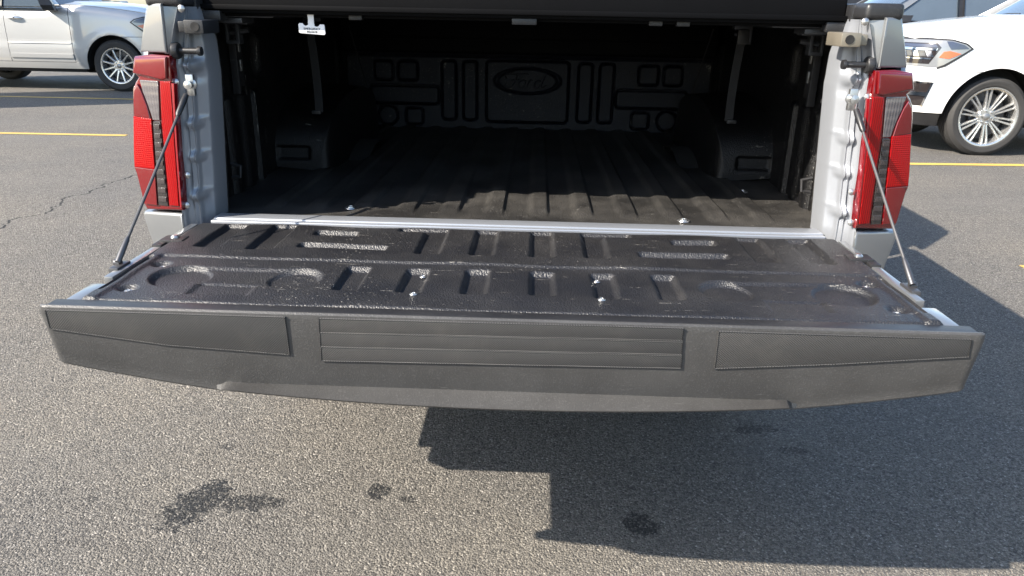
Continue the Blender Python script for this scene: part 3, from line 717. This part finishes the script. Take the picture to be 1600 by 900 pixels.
    lens('outer_lens', [(337, 296), (348, 316), (348, 350), (344, 392), (291, 400), (304, 360), (323, 318)], -.0640, .05, 'red', tl, .003)
    lens('reflector', [(289, 399), (345, 393), (340, 500), (336, 545), (272, 549)], -.0642, .05, 'redr', tl, .0015)
    lens('lower_lens', [(272, 550), (337, 545), (328, 565), (301, 655), (260, 658)], -.0640, .05, 'red', tl, .002)
    # black cap on top of the rail and along it
    q0, q1 = py(1352, 26, -.05), py(1407, 26, -.05)
    tk('rail_cap', [vbox(sd*(q0[0]+.0), sd*(q1[0]+.008), -.052, 1.93, 1.404, 1.440, .012, 3), vbox(sd*.795, sd*.848, .02, 1.93, 1.372, 1.408, .004)], 'black')
    # outer flank of the bed
    f = lambda u, v, sd=sd: (lambda q: (-q[1]*sd*-1, q[0]+TL[1], q[2]))(tb.p(u, v))
    poly = [(-4.735, .56), (-4.735, 1.388), (-2.81, 1.388), (-2.81, .46), (-3.17, .46)]+arc(-3.68, .415, .50, 4, 176)+[(-4.19, .55)]
    tk('bed_flank', vpatch(poly, f, .08, .06, .016, 0, sd), 'silver', 50)
# bumper under the tailgate, hitch bar and chassis
tk('rear_bumper', [vprism([(-.90, .02, .52), (-.88, -.07, .50), (-.80, -.115, .50), (.80, -.115, .50), (.88, -.07, .50), (.90, .02, .52)], (0, 0, .17), .012), vbox(-.83, .83, -.03, .03, .66, .80, .01), vbox(-.93, -.87, .01, .42, .50, .66, .02), vbox(.87, .93, .01, .42, .50, .66, .02)], 'dsteel')
tk('chassis', [vbox(-.55, -.45, .0, 4.6, .50, .64), vbox(.45, .55, .0, 4.6, .50, .64), vbox(-.80, .80, .95, 1.15, .36, .48, .03), vbox(-.4, .4, .25, .85, .42, .68, .08)], 'void')

# ------------------------------------------------------------------ tailgate
def liner(x, y):
    ax = np.abs(x); z = 0*x
    D, w = .0115, .012
    R_ = lambda X, x0, x1, y0, y1, r=.012, d=D, ww=w: d*well(sdbox(X, y, (x0+x1)/2, (y0+y1)/2, (x1-x0)/2, (y1-y0)/2, r), ww)
    h = 0*x
    # row nearest the hinge
    h = np.maximum(h, R_(ax, .660, .722, -.272, -.070)); h = np.maximum(h, R_(ax, .536, .603, -.274, -.066))
    h = np.maximum(h, R_(ax, .372, .484, -.158, -.112, .014)); h = np.maximum(h, R_(ax, .282, .492, -.258, -.214, .014))
    h = np.maximum(h, R_(ax, .158, .222, -.276, -.062)); h = np.maximum(h, R_(ax, .158, .288, -.105, -.062))
    h = np.maximum(h, R_(ax, .036, .099, -.276, -.064))
    # outer row
    for x0, x1 in ((.038, .096), (.165, .221), (.290, .347)): h = np.maximum(h, R_(ax, x0, x1, -.505, -.358))
    def circ(cx, cy, r): return D*well(np.hypot(ax-cx, (y-cy)*1.0)-r, .016)
    c = np.maximum(circ(.662, -.447, .066), circ(.436, -.440, .060))
    bar = 0.0055*well(sdbox(ax, y, .545, -.440, .13, .055, .01), .014)+.0045*well(sdbox(ax, y, .552, -.510, .062, .038, .008), .012)
    h = np.maximum(h, np.maximum(c, bar))
    for bx, by in ((.736, -.380), (.735, -.520)): h = np.maximum(h, .010*well(np.hypot(ax-bx, y-by)-.024, .018))
    z = z-h
    st = np.clip((-.328-y)/.008, 0, 1)*np.clip((.765-ax)/.010, 0, 1); z = z-.0048*st*st*(3-2*st)
    z = z-.012*well(sdbox(ax, y, .778, -.440, .0075, .105, .006), .005)
    # rounded edges
    ed = np.minimum(np.minimum(.792-ax, y+.592), -.050-y); z = z-.014*(1-np.clip(ed/.011, 0, 1))**1.5
    z = z-.012*np.clip((y+.085)/.04, 0, 1)**2
    return z+.0009*np.sin(x*19+y*11)+.0007*np.sin(y*47+x*13)
tg = tk('tailgate', [vbox(-.812, .812, -.600, -.058, .790, .866, .008, 3)], 'silver', label='lowered tailgate with black ribbed liner')
mk('liner', vgrid(np.linspace(-.792, .792, 520), np.linspace(-.592, -.050, 190), lambda x, y: (x, y, ZF+liner(x, y))), 'liner', tg, 60)
bt = mk('bolt', vlathe([(.0080, 0), (.0075, .0010), (.0052, .0012), (.0048, .0022), (.0034, .0023), (.0030, .0012), (0, .0012)], (0, 0, 0), (0, 0, 1), 12), 'steel', tg); first = True
for (x, y, dz) in [(sx*a, b_, d_) for sx in (-1, 1) for a, b_, d_ in ((.735, -.380, -.0140), (.735, -.520, -.0140), (.181, -.385, -.0158), (.181, -.511, -.0062))]:
    l = (x, y, ZF+dz+.001)
    if first: bt.location = l; first = False
    else: inst(bt, tg, l)
mk('drain_hole', vlathe([(.008, 0), (.006, .0008), (0, .0002)], (-.097, -.486, ZF-.0155), (0, 0, 1), 12), 'void', tg)
for sd in (-1, 1):
    mk('edge_plate', [vbox(sd*.797, sd*.816, -.462, -.062, .872, .8935, .003), vbox(sd*.792, sd*.822, -.588, -.492, .866, .8905, .003)], 'silver', tg)
    hb_ = mk('hinge_bracket', [vbox(sd*.758, sd*.812, -.236, -.196, .888, .9025, .003), vbox(sd*.795, sd*.818, -.26, -.18, .878, .8985, .003)], 'black', tg)
    mk('screw', vlathe([(.010, 0), (.010, .002), (.006, .006), (0, .0065)], (sd*.784, -.214, .9025), (0, 0, 1), 10), 'steel', hb_)
# plastic cap along the free edge
def cap(x, k):
    a = np.abs(x); lipm = np.clip((.55-a)/.05, 0, 1); lipm = lipm*lipm*(3-2*lipm)
    lp = .0406*lipm; zb = np.where(a < .53, .7022+.083*x*x, .6837+.137*x*x)+.575*lp
    zt = .7405*lipm+(zb+.008)*(1-lipm)
    fy = lambda z: -.636+(.884-z)*.22
    Yp = [-.600, -.622, -.6265, -.631, -.6345, -.636, fy(zt+.012), fy(zt), fy(zt)-lp, fy(zt)-lp+.003, -.590]
    Zp = [.880, .8915, .8990, .8995, .8965, .884, zt+.012, zt, zb+.0, zb-.004, zb-.004]
    ki = k.astype(int); Y = np.choose(ki, [np.broadcast_to(q, x.shape) for q in Yp]); Zz = np.choose(ki, [np.broadcast_to(q, x.shape) for q in Zp])
    rnd = np.clip((a-.826)/.012, 0, 1)**2*.006
    Y = Y+rnd*(ki > 2)
    return x, Y, Zz
cv, cf = vgrid(np.r_[np.linspace(-.838, -.80, 8), np.linspace(-.79, .79, 150), np.linspace(.80, .838, 8)], np.arange(11.), cap)
nX = 166
cf = cf+[tuple(k*nX for k in range(11))[::-1], tuple(k*nX+nX-1 for k in range(11))]
cp = mk('edge_cap', (cv, cf), 'cap', tg, 25)
mk('edge_strip', [vbox(-.832, .832, -.628, -.590, .876, .8955, .002)], 'black', tg)
def pad(P):
    pts = [py(u, w, -.629) for u, w in P]; fy = lambda z: -.6378+(.884-z)*.22
    loop = [(p[0], fy(p[2])+.0002, p[2]) for p in pts]
    mk('grip_pad', [vprism([(p[0], fy(p[2]), p[2]) for p in pts], (0, .010, 0), .0010, 2), vtube(loop+loop[:1], .0011, 5, False)], 'grip', tg)
pad([(76, 481), (448, 492), (450, 557), (440, 556), (260, 541), (79, 513)])
pad([(1121, 514), (1513, 527), (1512, 557), (1300, 571), (1118, 579)])
for k in range(3):
    a, b_ = 494+k*24.7, 516+k*24.7; c, d_ = 509+k*24, 528+k*24.3
    pad([(500, a), (1066, c), (1065, d_+2), (500, b_+2)])

# ------------------------------------------------------------------ roll-up cover over the bed
tn = thing('tonneau_cover', 'black slatted tonneau cover closed over the pickup bed', 'truck cover', (0, .9, 1.40))
def tt(name, sh, mat, par=None):
    o = mk(name, sh, mat, par or tn)
    if par is None: o.matrix_parent_inverse = Matrix.Translation((0, -.9, -1.40))
    return o
slat0 = None
for k in range(12):
    y0 = .105+k*.118
    if slat0 is None:
        slat0 = tt('slat', [vbox(-.775, .775, y0, y0+.1175, 1.415, 1.440, .002)], 'tonn')
    else: inst(slat0, tn, (0, k*.118, 0)).matrix_parent_inverse = Matrix.Translation((0, -.9, -1.40))
tt('rear_bar', [vbox(-.77, .77, .055, .110, 1.392, 1.450, .005, 3), vbox(-.77, .77, .040, .062, 1.4005, 1.412, .002), vbox(-.75, .75, .085, .105, 1.385, 1.395, .002)], 'tonn')
tt('latch', [vbox(-.02, .04, .06, .09, 1.378, 1.393, .002)], 'black')
for (u, w) in ((1068, 16), (1025, 18), (556, 6)):
    q = py(u, w, .09); tt('bar_clip', [vbox(q[0]-.016, q[0]+.016, .075, .10, 1.381, 1.394, .002)], 'black')
for sd in (-1, 1):
    tt('side_rail', [vbox(sd*.735, sd*.792, .06, 1.70, 1.378, 1.4135, .003), vbox(sd*.62, sd*.77, .115, .18, 1.382, 1.4105, .002), vbox(sd*.70, sd*.79, .115, .20, 1.368, 1.381, .002)], 'rail')
    tt('rail_end_cap', [vbox(sd*.770, sd*.800, .02, .07, 1.368, 1.438, .005), vbox(sd*.725, sd*.775, .045, .08, 1.374, 1.398, .004)], 'black')
    for yy in (.24, .95):
        tt('clamp', [vbox(sd*.735, sd*.80, yy, yy+.04, 1.362, 1.379, .002), vbox(sd*.762, sd*.772, yy+.005, yy+.035, 1.318, 1.365, .002), vbox(sd*.792, sd*.800, yy+.005, yy+.035, 1.318, 1.365, .002), vbox(sd*.762, sd*.80, yy+.005, yy+.035, 1.312, 1.322, .002), vtube([(sd*.74, yy+.02, 1.348), (sd*.79, yy+.02, 1.340)], .007, 8)], 'rail')
    # drain hose to the front corner, strap hanging on the housing
    a, b_ = (py(545, 40, 1.3), py(590, 190, 1.5)) if sd < 0 else (py(1115, 45, 1.3), py(1060, 205, 1.5))
    a, b_ = Vector(a), Vector(b_)
    tt('drain_hose', [vtube([a, a.lerp(b_, .35)+Vector((0, 0, -.006)), a.lerp(b_, .7)+Vector((0, 0, -.006)), b_], .0030, 7)], 'web')
    x0 = sd*.682
    V, F = [], []
    for i in range(12):
        t = i/11; z = 1.37-.285*t; xx = x0-sd*.010*math.sin(t*2.2)
        for dx_, dy in ((-.013, 0), (.013, 0), (.013, .003), (-.013, .003)): V.append((xx+dx_, .62+.02*t+dy, z))
        if i:
            o = 4*i
            for k in range(4): F.append((o-4+k, o-4+(k+1) % 4, o+(k+1) % 4, o+k))
    F += [(0, 1, 2, 3), (44, 45, 46, 47)]
    sp = tt('strap', [(V, F)], 'web')
    mk('buckle', vbox(x0-.018, x0+.018, .612, .63, 1.325, 1.368, .003), 'black', sp)
    mk('strap_end', vbox(x0-.015, x0+.015, .632, .645, 1.078, 1.09, .002), 'black', sp)
tt('canister', [vbox(-.80, .80, 1.46, 1.69, 1.235, 1.414, .015, 3), vbox(-.80, .80, 1.452, 1.464, 1.29, 1.30, .003)], 'tonn')

# ------------------------------------------------------------------ release tag hanging from its cord
yt = .07
q = lambda u, w: py(u, w, yt)
rt = thing('release_tag', 'white plastic emergency release tag hanging on a thin cord', 'tag', tuple(q(487, 54)))
RI = Matrix.Translation(-Vector(q(487, 54)))
zt_ = lambda *P: [(300+a/5., b_/5.) for a, b_ in P]
outl = zt_((895, 90), (905, 76), (935, 74), (947, 84), (950, 150), (953, 185), (958, 203), (972, 210), (988, 205), (1000, 190), (1033, 192), (1042, 262), (1035, 274), (845, 258), (836, 250), (830, 190), (838, 180), (862, 180), (876, 197), (892, 202), (906, 192), (905, 150))
pb = mk('plate', vprism([(q(u, w)[0], yt, q(u, w)[2]) for u, w in outl], (0, .0025, 0), .0006, 2), 'tag', rt); pb.matrix_parent_inverse = RI
c_ = q(300+938/5, 238/5)
e1 = q(300+880/5, 238/5); e2 = q(300+995/5, 243/5); ang = math.atan2(e2[2]-e1[2], e2[0]-e1[0])
text_mesh('lettering', 'EMERGENCY\nRELEASE', .0072, 'ink', pb, Matrix.Translation((c_[0], yt-.0006, c_[2])) @ Matrix.Rotation(-ang, 4, 'Y') @ Matrix.Rotation(R(90), 4, 'X'), .0003, .95)
pts = [q(u, w) for u, w in ((428, 6), (440, 10), (455, 15), (470, 18.5), (484, 19.5), (500, 19), (515, 16), (532, 11), (548, 5), (556, 3))]
cd = mk('cord', vtube([(p[0], yt+.001, p[2]) for p in pts], .0012, 6), 'cord', rt); cd.matrix_parent_inverse = RI
# ------------------------------------------------------------------ cars standing in the lot
wbody = Body(Wd=1.0, xf=.96, xr=-4.30, fa=.70, fn=3.0, belt=1.36, rw=.42, arch=.515, hood=(1.225, 1.44), gh=.25)
white = thing('parked_suv', 'white SUV with clear head lamp and multi-spoke alloy wheels, nose toward the truck', 'car', (4.97, 7.50, 0), R(180))
build_body(white, wbody, 'white', 'multi', False, .315)
sbody = Body(Wd=1.0, xf=.96, xr=-4.25, fa=.70, fn=3.0, belt=1.325, rw=.42, arch=.50, hood=(1.225, 1.40), ledge=.012)
silv = thing('parked_suv', 'pale silver SUV with side mouldings and split-spoke wheels, partly in shade', 'car', (-7.08, 11.95, 0), 0)
build_body(silv, sbody, 'suvsilver', 'split', True, .292)
def copy_car(src, paint, old, loc, rz, label, tint=False):
    r = src.copy(); COL.objects.link(r); r.location = loc; r.rotation_euler = (0, 0, rz); r['label'] = label
    for ch in list(src.children):
        c = ch.copy(); COL.objects.link(c); c.parent = r
        cs = [c]
        for g_ in ch.children:
            d = g_.copy(); COL.objects.link(d); d.parent = c; cs.append(d)
        for o in cs:
            if tint and o.data.materials and o.data.materials[0] == MAT['glass']:
                o.material_slots[0].link = 'OBJECT'; o.material_slots[0].material = MAT['tint']
            if o.data.materials and o.data.materials[0] == MAT[old]:
                o.material_slots[0].link = 'OBJECT'; o.material_slots[0].material = MAT[paint]
    return r
copy_car(white, 'grey', 'white', (4.55, 11.2, 0), R(180), 'pewter car parked directly behind the white SUV')
copy_car(white, 'dark', 'white', (3.2, 15.6, 0), R(180), 'charcoal car with black glass parked two stalls behind the white SUV', True)
# unseen block, added only to throw shade on the silver car
sg = thing('shade_blocker', 'unseen grey block added to shade the silver car', 'shade blocker', (-10.48, 8.22, 0))
for z0, z1 in ((.0, .25),): mk('base', vbox(-.34, .34, -1.20, 1.20, z0, z1, .02), 'blockerm', sg)
for k in range(4): mk('panel', vbox(-.27, .27, -1.14, 1.10, .256+k*1.1, .256+k*1.1+1.09, .02), 'blockerm', sg)
